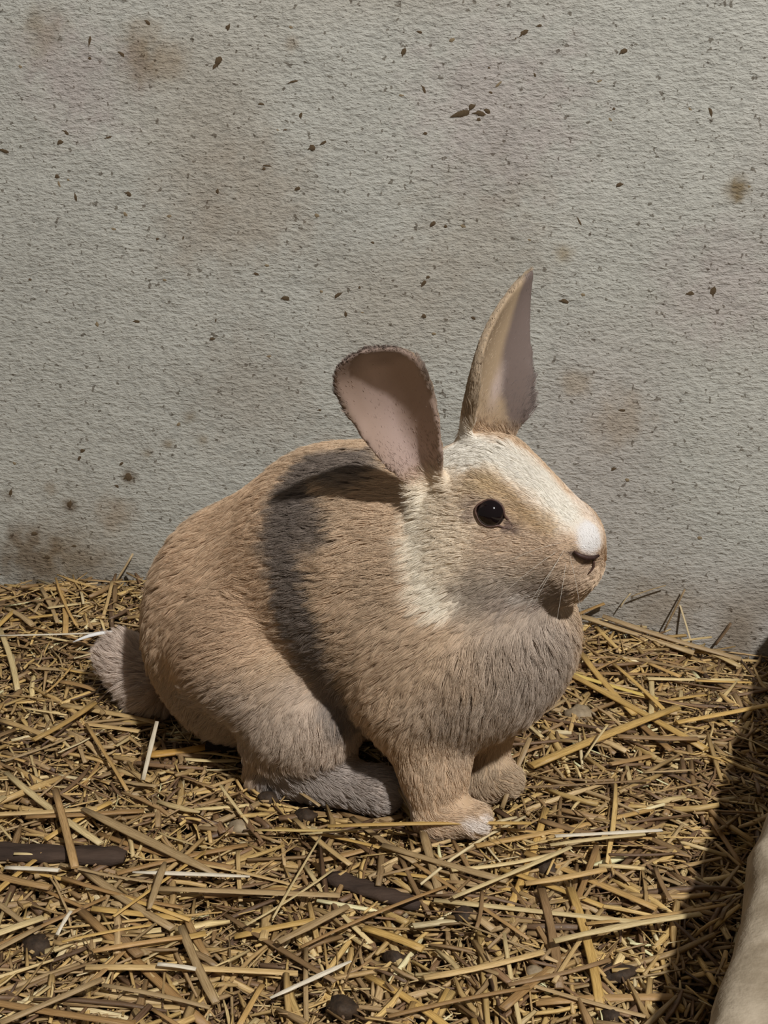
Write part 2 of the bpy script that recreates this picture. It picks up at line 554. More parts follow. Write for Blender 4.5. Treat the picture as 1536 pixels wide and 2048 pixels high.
def surface_nets(Fd, lo, h):
    ins = Fd < 0
    cnt = np.zeros(tuple(n - 1 for n in Fd.shape), np.int8)
    for a in (0, 1):
        for b in (0, 1):
            for c in (0, 1):
                cnt += ins[a:a + cnt.shape[0], b:b + cnt.shape[1], c:c + cnt.shape[2]]
    act = (cnt > 0) & (cnt < 8)
    I = np.argwhere(act)
    vid = np.full(cnt.shape, -1, np.int64)
    vid[act] = np.arange(len(I))
    acc = np.zeros((len(I), 3)); num = np.zeros(len(I))
    corners = [(a, b, c) for a in (0, 1) for b in (0, 1) for c in (0, 1)]
    for p in corners:
        for axis in range(3):
            if p[axis]: continue
            q = list(p); q[axis] = 1
            f0 = Fd[I[:, 0] + p[0], I[:, 1] + p[1], I[:, 2] + p[2]]
            f1 = Fd[I[:, 0] + q[0], I[:, 1] + q[1], I[:, 2] + q[2]]
            cr = (f0 < 0) != (f1 < 0)
            t = np.where(cr, f0 / np.where(cr, f0 - f1, 1), 0)
            pos = np.array(p, float)[None] + np.zeros((len(I), 3))
            pos[:, axis] += t
            acc += pos * cr[:, None]; num += cr
    Vv = lo + (I + acc / num[:, None]) * h
    quads = []
    for axis in range(3):
        b, c = [(1, 2), (2, 0), (0, 1)][axis]
        s0 = [slice(None)] * 3; s1 = [slice(None)] * 3
        s0[axis] = slice(0, -1); s1[axis] = slice(1, None)
        A0, A1 = ins[tuple(s0)], ins[tuple(s1)]
        E_ = np.argwhere(A0 != A1)
        E_ = E_[(E_[:, b] > 0) & (E_[:, c] > 0) & (E_[:, b] < Fd.shape[b] - 1) & (E_[:, c] < Fd.shape[c] - 1)]
        sg = A0[E_[:, 0], E_[:, 1], E_[:, 2]]
        def cell(db, dc):
            x = E_.copy(); x[:, b] -= db; x[:, c] -= dc
            return vid[x[:, 0], x[:, 1], x[:, 2]]
        q = np.stack([cell(1, 1), cell(0, 1), cell(0, 0), cell(1, 0)], 1)
        q[~sg] = q[~sg][:, ::-1]
        quads.append(q)
    return Vv, np.concatenate(quads)


RV, RQ = surface_nets(body, lo, h)
# relax the voxel steps a little
ed = np.concatenate([RQ[:, [0, 1]], RQ[:, [1, 2]], RQ[:, [2, 3]], RQ[:, [3, 0]]])
for _ in range(3):
    acc = np.zeros_like(RV); nn = np.zeros(len(RV))
    for k3 in range(3):
        acc[:, k3] = np.bincount(ed[:, 0], RV[ed[:, 1], k3], len(RV)) + np.bincount(ed[:, 1], RV[ed[:, 0], k3], len(RV))
    nn = np.bincount(ed[:, 0], minlength=len(RV)) + np.bincount(ed[:, 1], minlength=len(RV))
    RV = RV * 0.5 + 0.5 * acc / nn[:, None]
bvh = BVHTree.FromPolygons(RV.tolist(), RQ.tolist())


def surf(px, py):
    d = Vector(ray(px, py)).normalized()
    loc, nrm, i, dist = bvh.ray_cast(Vector(CC), d)
    if loc is None:
        # just past the outline: nearest point to the ray at rabbit depth
        loc, nrm, i, dist = bvh.find_nearest(Vector(at(px, py, 0.62)))
    return np.array(loc), np.array(nrm)


def sdf(P):
    g = np.clip(np.rint((P - lo) / h).astype(int), 0, ns - 1)
    out = body[g[:, 0], g[:, 1], g[:, 2]]
    far = ((P < lo) | (P > hi)).any(1)
    return np.where(far, 0.05, out)


# --- coat colours with some painted light and shade, laid on the surface as patches in space
K = 1.52
PATCH = [  # pixel path on the near side, radius m, softness, colour, amount
    ([(450, 1050), (400, 1200), (480, 1120)], .045, .03, (188, 158, 127), .9),  # rear flank painted lighter to offset the weak light on it
    ([(380, 1300), (430, 1250)], .022, .02, (156, 126, 98), .6),
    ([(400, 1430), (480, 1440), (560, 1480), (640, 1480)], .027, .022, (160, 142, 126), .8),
    ([(620, 1400), (660, 1500)], .012, .012, (178, 158, 140), .6),
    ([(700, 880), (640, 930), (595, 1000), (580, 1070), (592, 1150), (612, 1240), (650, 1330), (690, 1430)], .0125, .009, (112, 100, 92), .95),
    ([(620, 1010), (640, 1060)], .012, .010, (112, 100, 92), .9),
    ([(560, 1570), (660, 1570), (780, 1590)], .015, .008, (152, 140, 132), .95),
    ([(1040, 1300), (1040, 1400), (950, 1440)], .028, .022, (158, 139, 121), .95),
    ([(1100, 1280), (1090, 1350)], .020, .016, (156, 140, 126), .8),
    ([(860, 1520), (870, 1600)], .014, .012, (180, 154, 126), .8),
    ([(980, 1540), (1010, 1560)], .013, .010, (162, 140, 114), .8),
    ([(940, 1652), (972, 1650)], .005, .004, (226, 216, 208), .9),
    # head
    ([(960, 1000), (1000, 1080), (950, 1100)], .030, .012, (182, 162, 138), .9),
    ([(1060, 1080), (1130, 1110)], .022, .012, (172, 148, 124), .9),
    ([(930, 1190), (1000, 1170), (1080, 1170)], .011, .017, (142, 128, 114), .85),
    ([(1010, 1205), (1110, 1190)], .008, .008, (140, 124, 112), .8),  # grey-brown under the chin, mostly painted-in shade
    ([(1040, 1192), (1080, 1188)], .004, .004, (176, 166, 156), .6),
    ([(852, 1010), (848, 1090), (862, 1160), (880, 1200)], .0085, .009, (248, 236, 214), .97),
    ([(895, 960), (900, 1060), (900, 1120)], .009, .012, (222, 206, 182), .8),
    ([(920, 900), (985, 905), (1050, 940), (1110, 990), (1140, 1020)], .0112, .009, (240, 234, 222), .93),
    ([(1100, 935), (1130, 970)], .005, .006, (210, 182, 160), .7),
    ([(1135, 965), (1168, 1010), (1195, 1060)], .006, .006, (196, 180, 164), .85),
    ([(975, 965), (1020, 985), (1050, 1020), (1100, 1050)], .005, .006, (158, 130, 92), .75),
    ([(955, 975), (990, 965)], .005, .006, (170, 146, 110), .6),
    ([(1020, 1050), (1035, 1062)], .002, .003, (104, 82, 74), .9),
    ([(955, 1000), (950, 1030)], .002, .004, (120, 96, 84), .7),
    ([(1176, 1062), (1182, 1084)], .0050, .0040, (250, 246, 244), 1.0),
    ([(1150, 1108), (1180, 1120)], .002, .002, (96, 76, 66), .8),
]
TAN = (175, 149, 121)


def coat(P, Nn):
    n = len(P)
    C = np.tile(lin(TAN), (n, 1))
    wob = 0.0035 * vnoise(P, 90, 51) + 0.0022 * vnoise(P, 260, 52)
    C *= (1 + 0.12 * vnoise(P, 45, 53))[:, None]
    # pale belly and tail
    tail = P3(262, 1338, .72)
    dt = np.linalg.norm(P - tail, axis=1)
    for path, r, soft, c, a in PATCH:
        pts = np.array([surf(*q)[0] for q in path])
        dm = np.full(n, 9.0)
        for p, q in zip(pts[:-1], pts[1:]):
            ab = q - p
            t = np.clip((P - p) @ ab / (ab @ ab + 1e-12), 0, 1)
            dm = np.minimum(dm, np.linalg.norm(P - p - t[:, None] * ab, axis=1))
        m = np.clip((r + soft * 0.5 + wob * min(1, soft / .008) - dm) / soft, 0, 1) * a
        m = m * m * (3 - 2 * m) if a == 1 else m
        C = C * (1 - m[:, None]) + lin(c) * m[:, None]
    m = np.clip((0.030 - dt) / 0.008, 0, 1)[:, None]
    C = C * (1 - m) + lin((186, 168, 154)) * m
    return C


def ear_coords(P, Nn):
    out = []
    for e in EARS:
        u, v, ww = e.local(P)
        d_ = e.field(u, v, ww, 0.0020)
        on = (d_ < 0.0024) & (u > 0.10)
        out.append((on, u, v / e.W, (Nn @ e.N) > 0.0))
    return out


EDGE_S = 1.0 if far_ear.S[0] > 0 else -1.0


def ear_paint(P, Nn, C, skin):
    (on, u, v, inn), (on2, u2, v2, in2) = ear_coords(P, Nn)
    nz = vnoise(P, 120, 61)
    # near ear: pink inner skin, tan outside, grey rim
    pink = lin((156, 134, 122)); pale = lin((182, 160, 152)); rimc = lin((98, 84, 76)); tan = lin((164, 138, 110))
    g = np.clip(u, 0, 1)[:, None]
    inner = pink * (1 - 0.0 * g) + 0
    cen = np.clip(1 - np.abs(v + 0.12 + 0.1 * nz) / 0.45, 0, 1)[:, None] * np.clip(1.6 - 2 * np.abs(g - 0.4), 0, 1)
    inner = inner * (1 - cen) + pale * cen
    if not skin:
        inner = inner * 0.9
    tip = np.clip((u + 0.05 * nz - 0.82) / 0.12, 0, 1)[:, None]
    outer = tan * (1 - tip) + rimc * tip
    ri = np.clip((np.abs(v) - 0.80) / 0.15, 0, 1)[:, None]
    inner = inner * (1 - ri) + (lin((150, 128, 106)) * (1 - np.clip(g * 2 - .6, 0, 1)) + lin((104, 90, 80)) * np.clip(g * 2 - .6, 0, 1)) * ri
    inner = inner * (1 - 0.6 * tip) + rimc * 0.6 * tip
    near_c = np.where(inn[:, None], inner, outer)
    f = (np.clip((u - 0.10) / 0.14, 0, 1) * on)[:, None]
    C = C * (1 - f) + near_c * f
    # far ear: tan lower half, grey-brown upper inside, pink streak
    ing = lin((108, 95, 90)); tan2 = lin((158, 138, 114))
    edge = np.clip((u2 - 0.74 + EDGE_S * 1.0 * v2 + 0.06 * nz) / 0.14, 0, 1)[:, None]
    up = np.clip((u2 - 0.9) / 0.08, 0, 1)[:, None]
    fc = tan2 * (1 - edge) + ing * edge
    fc = fc * (1 - 0.5 * up) + lin((92, 80, 76)) * 0.5 * up
    st = (np.clip(1 - np.abs(EDGE_S * v2 - 0.34 - 0.02 * nz) / 0.16, 0, 1) * np.clip(1 - np.abs(u2 - 0.36) / 0.16, 0, 1))[:, None]
    fc = fc * (1 - st) + lin((178, 162, 156)) * st
    fo = np.where(in2[:, None], fc, tan2 * 0.95)
    f2 = (np.clip((u2 - 0.10) / 0.12, 0, 1) * on2)[:, None]
    return C * (1 - f2) + fo * f2


# body mesh
me = mesh_np('body', RV, RQ, True)
vn = np.zeros(len(RV) * 3, np.float32)
me.vertices.foreach_get('normal', vn)
vn = vn.reshape(-1, 3)
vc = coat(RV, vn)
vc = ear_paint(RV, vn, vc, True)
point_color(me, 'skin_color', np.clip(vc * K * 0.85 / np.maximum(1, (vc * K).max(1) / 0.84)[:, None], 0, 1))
BASE = Vector((-0.01, 0.63, 0.0))
rabbit = tag(link('rabbit', None, loc=BASE), 'young tan and grey rabbit with white forehead sitting sideways on straw', 'rabbit')


def child(name, data, mat, parent=rabbit):
    o = link(name, data, mat, parent)
    if parent is rabbit:
        o.location = -BASE
    return o


body_o = child('body', me, M_skin)

# --- eyes
def head_mirror(P):
    c = np.array(P3(960, 1030, .611)); lat = np.array([math.sin(math.radians(24)), math.cos(math.radians(24)), 0])
    P = np.asarray(P, float)
    return P - 2 * ((P - c) @ lat)[..., None] * lat


def uv_sphere(c, r, n=28, m=18):
    V = [(c[0], c[1], c[2] + r)]
    for i in range(1, m):
        for j in range(n):
            th, ph = math.pi * i / m, 2 * math.pi * j / n
            V.append((c[0] + r * math.sin(th) * math.cos(ph), c[1] + r * math.sin(th) * math.sin(ph), c[2] + r * math.cos(th)))
    V.append((c[0], c[1], c[2] - r))
    F = [(0, 1 + j, 1 + (j + 1) % n) for j in range(n)]
    for i in range(m - 2):
        for j in range(n):
            a, b = 1 + i * n + j, 1 + i * n + (j + 1) % n
            F.append((a, a + n, b + n, b))
    e = len(V) - 1
    F += [(e, 1 + (m - 2) * n + (j + 1) % n, 1 + (m - 2) * n + j) for j in range(n)]
    return V, F


def tube(pts, radii, n=8, closed=False, cap=True):
    pts = [Vector(p) for p in pts]
    V, F = [], []
    m = len(pts)
    prev = None
    for i, p in enumerate(pts):
        a = pts[(i - 1) % m] if (closed or i > 0) else p
        b = pts[(i + 1) % m] if (closed or i < m - 1) else p
        t = (b - a).normalized()
        if prev is None:
            up = Vector((0, 0, 1)) if abs(t.z) < 0.9 else Vector((1, 0, 0))
            s = t.cross(up).normalized()
        else:
            s = (prev - t * prev.dot(t)).normalized()
        prev = s
        q = t.cross(s)
        r = radii[i] if hasattr(radii, '__len__') else radii
        for k in range(n):
            a_ = 2 * math.pi * k / n
            V.append(p + (s * math.cos(a_) + q * math.sin(a_)) * r)
    for i in range(m if closed else m - 1):
        for k in range(n):
            i2 = (i + 1) % m
            F.append((i * n + k, i * n + (k + 1) % n, i2 * n + (k + 1) % n, i2 * n + k))
    if cap and not closed:
        F.append(tuple(range(n - 1, -1, -1)))
        F.append(tuple(range((m - 1) * n, m * n)))
    return [tuple(v) for v in V], F


mE = Mat('dark_eye', 0.08, 0.4)
mE.base((0.006, 0.003, 0.004, 1))
mE.b.inputs['Coat Weight'].default_value = 0.35
mE.b.inputs['Coat Roughness'].default_value = 0.03
M_eye = mE.m
M_lid = mat_simple('eyelid_skin', (70, 50, 44), (104, 78, 68), 400, 0.5, 0.35, 0.2, 0.0003)
M_nostril = mat_simple('nostril_skin', (44, 30, 26), (70, 48, 42), 400, 0.5, 0.3, 0.2, 0.0003)
M_whisker = Mat('whisker', 0.4, 0.4); M_whisker.base((0.75, 0.7, 0.62, 1)); M_whisker = M_whisker.m

eP, eN = surf(981, 1026)
# smoothed normal from a few neighbours
eN = np.mean([surf(981 + a, 1026 + b)[1] for a in (-22, 0, 22) for b in (-22, 0, 22)], 0); eN /= np.linalg.norm(eN)
ER = 0.0078
E1 = eP - eN * 0.0036
RC = E1 + eN * 0.0042
ey = np.cross(eN, [0, 0, 1.0]); ey /= np.linalg.norm(ey)
if ey[0] < 0: ey = -ey
ez = np.cross(ey, eN);
if ez[2] < 0: ez = -ez
eye_holes = []
for side in (0, 1):
    cen = E1 if side == 0 else head_mirror(E1)
    shift = np.zeros(3)
    if side:
        lp, ln_, _, _ = bvh.find_nearest(Vector(cen))
        q = np.array(lp) - np.array(ln_) * 0.0036
        shift = q - cen; cen = q
    V, F = uv_sphere(cen, ER)
    eo = child('eye', mesh_np('eye', V, F, True), M_eye)
    ringp = []
    ca = math.radians(-32)
    for i in range(40):
        a = 2 * math.pi * i / 40
        da = (a - ca + math.pi) % (2 * math.pi) - math.pi
        db = (a - math.radians(165) + math.pi) % (2 * math.pi) - math.pi
        r = 0.0064 * (1 + 0.95 * math.exp(-(da / 0.26) ** 2) + 0.16 * math.exp(-(db / 0.4) ** 2))
        lift = -0.0012 * math.exp(-(da / 0.4) ** 2)
        ringp.append(RC + ey * r * math.cos(a) + ez * r * math.sin(a) + eN * (0.0002 + lift))
    ringp = np.array(ringp)
    if side: ringp = head_mirror(ringp) + shift
    V, F = tube(ringp, 0.00055, 6, True)
    link('eyelid', mesh_np('eyelid', V, F, True), M_lid, eo)
    eye_holes.append((RC if side == 0 else head_mirror(RC) + shift, ringp))

# --- nostril slit, mouth line and whiskers
path = [surf(*q) for q in [(1147, 1102), (1158, 1109), (1170, 1113), (1184, 1113), (1194, 1108)]]
pts = [p + n * 0.0014 for p, n in path]
V, F = tube(pts, [.0005, .0011, .0013, .0011, .0006], 8)
child('nostril', mesh_np('nostril', V, F, True), M_nostril)
path = [surf(*q) for q in [(1184, 1116), (1186, 1124), (1185, 1132), (1181, 1139), (1174, 1146)]]
V, F = tube([p + n * 0.0008 for p, n in path], [.0004, .0006, .0006, .0005, .0002], 8)
child('mouth', mesh_np('mouth', V, F, True), M_lid)
for i, (px, py, dx, dz) in enumerate([(1128, 1100, -.5, -.5), (1118, 1118, -.7, -.7), (1132, 1125, -.2, -.9), (1112, 1104, -.9, -.3), (1140, 1112, .2, -.8), (1122, 1086, -.8, .15)]):
    p, n = surf(px, py)
    dr = Vector((dx, -0.7, dz)).normalized()
    q = [Vector(p) + dr * (0.038 * t) + Vector((-0.1, 0, -0.35)) * (0.018 * t * t) for t in np.linspace(0, 1, 6)]
    V, F = tube(q, np.linspace(.00007, .00002, 6), 4)
    child('whisker', mesh_np('whisker', V, F, True), M_whisker)

# ------------------------------------------------------------------ fur
GUIDE = [  # px, py, direction (x right, y away, z up), length m, lift
    (600, 905, (-1, .3, -.25), .011, .30), (690, 880, (-1, .2, 0), .011, .30), (480, 985, (-1, .3, -.5), .011, .3), (340, 1160, (-.9, .3, -.6), .011, .35),
    (310, 1280, (-.7, .2, -.8), .011, .35), (330, 1380, (-.7, 0, -.8), .011, .3), (450, 1150, (-1, 0, -.18), .012, .25), (400, 1300, (-1, 0, -.38), .012, .25),
    (500, 1050, (-1, 0, -.05), .012, .25), (560, 1250, (-1, 0, -.35), .012, .25), (460, 1420, (-.8, 0, -.6), .011, .25), (540, 1480, (-.55, 0, -.85), .010, .25),
    (630, 1480, (-.3, 0, -1), .009, .22), (610, 1330, (-.8, 0, -.5), .011, .25), (660, 1150, (-1, 0, -.25), .012, .25), (700, 1250, (-.9, 0, -.5), .012, .25),
    (680, 1380, (-.7, 0, -.75), .011, .3), (800, 1130, (-1, 0, -.25), .012, .25), (720, 1010, (-1, 0, -.15), .011, .25), (780, 1290, (-.85, 0, -.6), .012, .25),
    (760, 1420, (-.6, 0, -.8), .012, .3), (860, 1250, (-.75, 0, -.65), .012, .27), (850, 1380, (-.5, 0, -.9), .012, .27), (940, 1320, (-.35, 0, -.95), .013, .3),
    (960, 1420, (-.15, 0, -1), .013, .32), (1030, 1340, (-.02, 0, -1), .013, .32), (1100, 1290, (.08, 0, -1), .012, .32), (1060, 1420, (.0, -.1, -1), .013, .35),
    (870, 1500, (-.05, 0, -1), .008, .25), (870, 1590, (.05, 0, -1), .006, .22), (900, 1640, (.9, -.2, -.4), .005, .2), (960, 1645, (1, -.2, -.3), .005, .2),
    (980, 1530, (0, 0, -1), .007, .25), (1000, 1562, (1, -.2, -.4), .005, .2), (600, 1560, (.6, 0, -.5), .006, .4), (700, 1570, (.9, 0, -.2), .006, .4),
    (780, 1590, (1, 0, -.3), .005, .3),
    (400, 1455, (-.5, -.2, -.9), .011, .5), (340, 1415, (-.5, -.1, -.9), .011, .45), (480, 1530, (-.4, -.1, -.9), .009, .4),
    (245, 1310, (-.9, .2, .35), .012, .45), (265, 1370, (-.8, .1, -.5), .012, .45), (295, 1345, (-.8, -.2, -.1), .010, .4),
    (1180, 1075, (-.8, .2, .6), .002, .2), (1120, 1000, (-.9, .3, .5), .004, .2), (1060, 930, (-1, .3, .3), .005, .25), (980, 895, (-1, .2, .05), .006, .25),
    (920, 920, (-1, .1, -.1), .007, .25), (1130, 1090, (-1, 0, .1), .003, .2), (1060, 1060, (-1, 0, .05), .004, .2), (1060, 1140, (-1, 0, -.1), .005, .2),
    (1010, 985, (-1, 0, .3), .004, .2), (960, 1090, (-1, 0, -.15), .006, .22), (920, 1000, (-1, 0, .0), .007, .22), (900, 1110, (-.95, -.1, -.25), .008, .28),
    (865, 1040, (-1, 0, -.15), .009, .3), (860, 1130, (-.85, -.15, -.5), .010, .32), (900, 1190, (-.75, -.1, -.65), .009, .3), (980, 1190, (-.75, 0, -.6), .007, .25),
    (1080, 1180, (-.8, 0, -.55), .005, .25), (1130, 1160, (-.7, 0, -.6), .004, .25),
]
g_pos, g_dir, g_len, g_lift = [], [], [], []
for px, py, dv, ln, lf in GUIDE:
    p, n = surf(px, py)
    g_pos.append(p); dv = np.array(dv, float); g_dir.append(dv / np.linalg.norm(dv)); g_len.append(ln); g_lift.append(lf)
g_pos, g_dir, g_len, g_lift = map(np.array, (g_pos, g_dir, g_len, g_lift))

# sample roots on the surface
T = np.concatenate([RQ[:, [0, 1, 2]], RQ[:, [0, 2, 3]]])
a, b, c = RV[T[:, 0]], RV[T[:, 1]], RV[T[:, 2]]
cr = np.cross(b - a, c - a)
area = 0.5 * np.linalg.norm(cr, axis=1)
fn = cr / (2 * area[:, None] + 1e-20)
cen = (a + b + c) / 3
ec = ear_coords(cen, fn)
den = np.ones(len(T))
tov = CC - cen; tov /= np.linalg.norm(tov, axis=1)[:, None]
den *= np.where((fn * tov).sum(1) < -0.6, 0.35, 1.0)
hd = np.linalg.norm(cen - P3(1020, 1050, .60), axis=1)
den *= np.where(hd < 0.055, 1.7, 1.0)
for on, u, v, inn in ec:
    den *= np.where(on, np.where(inn & (np.abs(v) < 0.85), 0.9, 1.6), 1.0)
den *= np.where(cen[:, 2] < -0.004, 0.0, 1.0)
pr = area * den; pr /= pr.sum()
NH = 430000
ti = rng.choice(len(T), NH, p=pr)
r1, r2_ = rng.random(NH), rng.random(NH)
s = np.sqrt(r1)[:, None]; r2_ = r2_[:, None]
R = a[ti] * (1 - s) + b[ti] * s * (1 - r2_) + c[ti] * s * r2_
vnf = vn.astype(float)
Nn = vnf[T[ti, 0]] * (1 - s) + vnf[T[ti, 1]] * s * (1 - r2_) + vnf[T[ti, 2]] * s * r2_
Nn /= np.linalg.norm(Nn, axis=1)[:, None]
# keep the eye openings clear
keep = np.ones(NH, bool)
for rc, rp in eye_holes:
    keep &= np.linalg.norm(R - rc, axis=1) > 0.0071
cor = RC + ey * 0.0085 * math.cos(math.radians(-32)) + ez * 0.0085 * math.sin(math.radians(-32))
keep &= np.linalg.norm(R - cor, axis=1) > 0.0020
R, Nn = R[keep], Nn[keep]
NH = len(R)
D = np.zeros((NH, 3)); LN = np.zeros(NH); LF = np.zeros(NH)
for i0 in range(0, NH, 40000):
    sl = slice(i0, i0 + 40000)
    d2 = ((R[sl, None, :] - g_pos[None]) ** 2).sum(2)
    wt = 1 / (d2 + 2e-5) ** 2
    wt /= wt.sum(1)[:, None]
    D[sl] = wt @ g_dir; LN[sl] = wt @ g_len; LF[sl] = wt @ g_lift
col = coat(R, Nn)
col = ear_paint(R, Nn, col, False)
for e, (on, u, v, inn) in zip(EARS, ear_coords(R, Nn)):
    wv = (e.A[None] * 1.0 + e.S[None] * (0.35 * v)[:, None])
    f = (on * np.clip((u - 0.08) / 0.12, 0, 1))[:, None]
    D = D * (1 - f) + wv * f
    edge = np.clip((np.abs(v) - 0.75) / 0.2, 0, 1)
    le = np.where(inn, 0.0024 + 0.0022 * np.clip(1 - u / 0.5, 0, 1) + (0.002 + 0.004 * np.clip(1 - u / 0.6, 0, 1)) * edge, 0.0034 + 0.003 * np.clip(1 - u / 0.4, 0, 1))
    LN = LN * (1 - f[:, 0]) + le * f[:, 0]
    LF = LF * (1 - f[:, 0]) + np.where(inn, 0.12, 0.15) * f[:, 0]
# flow noise
for kx in range(3):
    D[:, kx] += 0.22 * vnoise(R, 55, 70 + kx) + 0.14 * vnoise(R, 160, 80 + kx)
D -= (D * Nn).sum(1)[:, None] * Nn
D /= np.linalg.norm(D, axis=1)[:, None] + 1e-9
LN *= rng.uniform(0.75, 1.2, NH)
# clumps
ncl = NH // 18
seeds = rng.choice(NH, ncl, replace=False)
kd = KDTree(ncl)
for i, sidx in enumerate(seeds):
    kd.insert(R[sidx], i)
kd.balance()
cl = np.array([kd.find(p)[1] for p in R.tolist()])
cj = rng.normal(0, 1, (ncl, 3)) * 0.15
cl_len = rng.uniform(0.85, 1.15, ncl)
D = D + cj[cl] + rng.normal(0, 1, (NH, 3)) * 0.07
D -= (D * Nn).sum(1)[:, None] * Nn
D /= np.linalg.norm(D, axis=1)[:, None] + 1e-9
LN *= cl_len[cl]
NP = 5
tt = np.linspace(0, 1, NP)
PTS = np.zeros((NH, NP, 3), np.float32)
lift = np.clip(LF + rng.normal(0, 0.05, NH), 0.08, 0.8)
for j, t in enumerate(tt):
    PTS[:, j] = R - Nn * 0.0003 + D * (LN * t * (1 - 0.1 * t))[:, None] + Nn * (LN * lift * (1.6 * t - 0.9 * t * t))[:, None]
sd = PTS[seeds]
off = R - R[seeds][cl]
pull = 0.55 * np.clip(LN / 0.008, 0.2, 1)
for j, t in enumerate(tt):
    tgt = sd[cl, j]
    PTS[:, j] += (tgt - PTS[:, j]) * (pull * t ** 1.4)[:, None] * 0.9
hc = bpy.data.hair_curves.new('fur')
hc.add_curves([NP] * NH)
hc.attributes['position'].data.foreach_set('vector', PTS.reshape(-1))
ra = hc.attributes.get('radius') or hc.attributes.new('radius', 'FLOAT', 'POINT')
rad = (np.array([1.0, 1.0, 0.85, 0.6, 0.15])[None, :] * (0.000082 * rng.uniform(0.8, 1.2, NH))[:, None]).astype(np.float32)
ra.data.foreach_set('value', rad.ravel())
jit = (1 + rng.normal(0, 0.10, NH) + 0.10 * (cl_len[cl] - 1) * 5)[:, None]
mx = col.max(1, keepdims=True)
FC = mx * (col / mx) ** 0.80 * K * jit
FC = np.clip(FC / np.maximum(1, FC.max(1) / 0.90)[:, None], 0.01, 0.92)
fa = hc.attributes.new('fur_color', 'FLOAT_COLOR', 'CURVE')
fa.data.foreach_set('color', np.concatenate([FC, np.ones((NH, 1))], 1).astype(np.float32).ravel())
fur = child('fur', hc, M_fur)
fur['kind'] = 'stuff'

# ------------------------------------------------------------------ straw
STRAW_C = np.array([lin(c) for c in [(200, 170, 112), (188, 158, 106), (170, 142, 98), (148, 120, 84), (212, 188, 138), (132, 104, 76), (112, 88, 66), (228, 210, 168),
                                     (180, 154, 114), (158, 132, 96), (98, 76, 58), (196, 170, 126)]])
STRAW_P = np.array([.13, .14, .14, .12, .08, .09, .06, .03, .08, .08, .03, .02]); STRAW_P /= STRAW_P.sum()


def strips(cx, cy, cz, yaw, tilt, L, Wd, Th, bend, roll):
    """batch of flattened bent stalks: 4 stations of 4 corners"""
    n = len(cx)
    st = np.array([-0.5, -0.17, 0.17, 0.5])
    cs = np.array([(-.5, -.15), (-.28, .5), (.28, .5), (.5, -.15)])
    dx = np.stack([np.cos(yaw) * np.cos(tilt), np.sin(yaw) * np.cos(tilt), np.sin(tilt)], 1)
    sx = np.stack([-np.sin(yaw), np.cos(yaw), 0 * yaw], 1)
    nz = np.cross(dx, sx)
    s2 = sx * np.cos(roll)[:, None] + nz * np.sin(roll)[:, None]
    n2 = -sx * np.sin(roll)[:, None] + nz * np.cos(roll)[:, None]
    V = np.zeros((n, 4, 4, 3), np.float32); UV = np.zeros((n, 4, 4, 3), np.float32)
    rnd = rng.random(n) * 50
    c0 = np.stack([cx, cy, cz], 1)
    for i, t in enumerate(st):
        ctr = c0 + dx * (L * t)[:, None] + sx * (bend * L * (0.25 - t * t))[:, None]
        tap = np.ones(n) if abs(t) < .4 else rng.uniform(.3, 1.0, n)
        for j, (p, q) in enumerate(cs):
            V[:, i, j] = ctr + s2 * (Wd * tap * p)[:, None] + n2 * (Th * q)[:, None]
            UV[:, i, j, 0] = t * L * 60 + rnd
            UV[:, i, j, 1] = j * 0.35 + rnd * 0.7
            UV[:, i, j, 2] = rnd
    fl = []
    for i in range(3):
        for j in range(4):
            j2 = (j + 1) % 4
            fl.append((i * 4 + j, i * 4 + j2, i * 4 + 4 + j2, i * 4 + 4 + j))
    fl += [(3, 2, 1, 0), (12, 13, 14, 15)]
    Fq = (np.arange(n)[:, None, None] * 16 + np.array(fl)[None]).reshape(-1, 4)
    return V.reshape(-1, 3), Fq, UV.reshape(-1, 3)


def straw_mesh(name, V, Fq, UV, C):
    me = mesh_np(name, V, Fq, False)
    point_color(me, 'straw_color', C)
    at_ = me.attributes.new('straw_uv', 'FLOAT_VECTOR', 'POINT')
    at_.data.foreach_set('vector', UV.astype(np.float32).ravel())
    me.materials.append(M_straw)
    return me


def part_dist(x, y):
    q = np.stack([x, y], -1) - p0
    return q @ perp      # >0 : right of the partition's left face


# the litter nobody could count: chaff and chopped straw
NB = 90000
cx = rng.uniform(-0.50, 0.36, NB); cy = rng.uniform(0.26, 0.875, NB)
u_ = rng.random(NB)
L = np.where(u_ < 0.72, rng.uniform(.004, .017, NB), np.where(u_ < 0.955, rng.uniform(.016, .042, NB), rng.uniform(.04, .085, NB)))
Wd = np.where(u_ < 0.72, rng.uniform(.0004, .0022, NB), np.where(u_ < 0.955, rng.uniform(.0012, .0044, NB), rng.uniform(.0010, .0036, NB)))
Th = Wd * rng.uniform(.2, .6, NB)
yaw = rng.uniform(0, 2 * np.pi, NB)
tilt = rng.normal(0, .16, NB) * np.clip(0.02 / L, .25, 1.2)
lay = rng.random(NB)
cz = ground(cx, cy) - 0.011 + 0.0135 * lay + 0.001 * (u_ > .955)
bend = rng.normal(0, .17, NB)
roll = rng.normal(0, .5, NB)
ex = np.stack([np.cos(yaw) * np.cos(tilt), np.sin(yaw) * np.cos(tilt), np.sin(tilt)], 1) * (L * 0.5)[:, None]
c3 = np.stack([cx, cy, cz], 1)
ok = np.ones(NB, bool)
for t in (-1, -.5, 0, .5, 1):
    q = c3 + ex * t
    ok &= sdf(q) > 0.001
    ok &= q[:, 1] < wallY(q[:, 0]) - 0.002
    ok &= part_dist(q[:, 0], q[:, 1]) < -0.001
cols = STRAW_C[rng.choice(len(STRAW_C), NB, p=STRAW_P)]
fade = (0.62 + 0.38 * lay) * rng.uniform(.8, 1.15, NB)          # litter lower down is browner
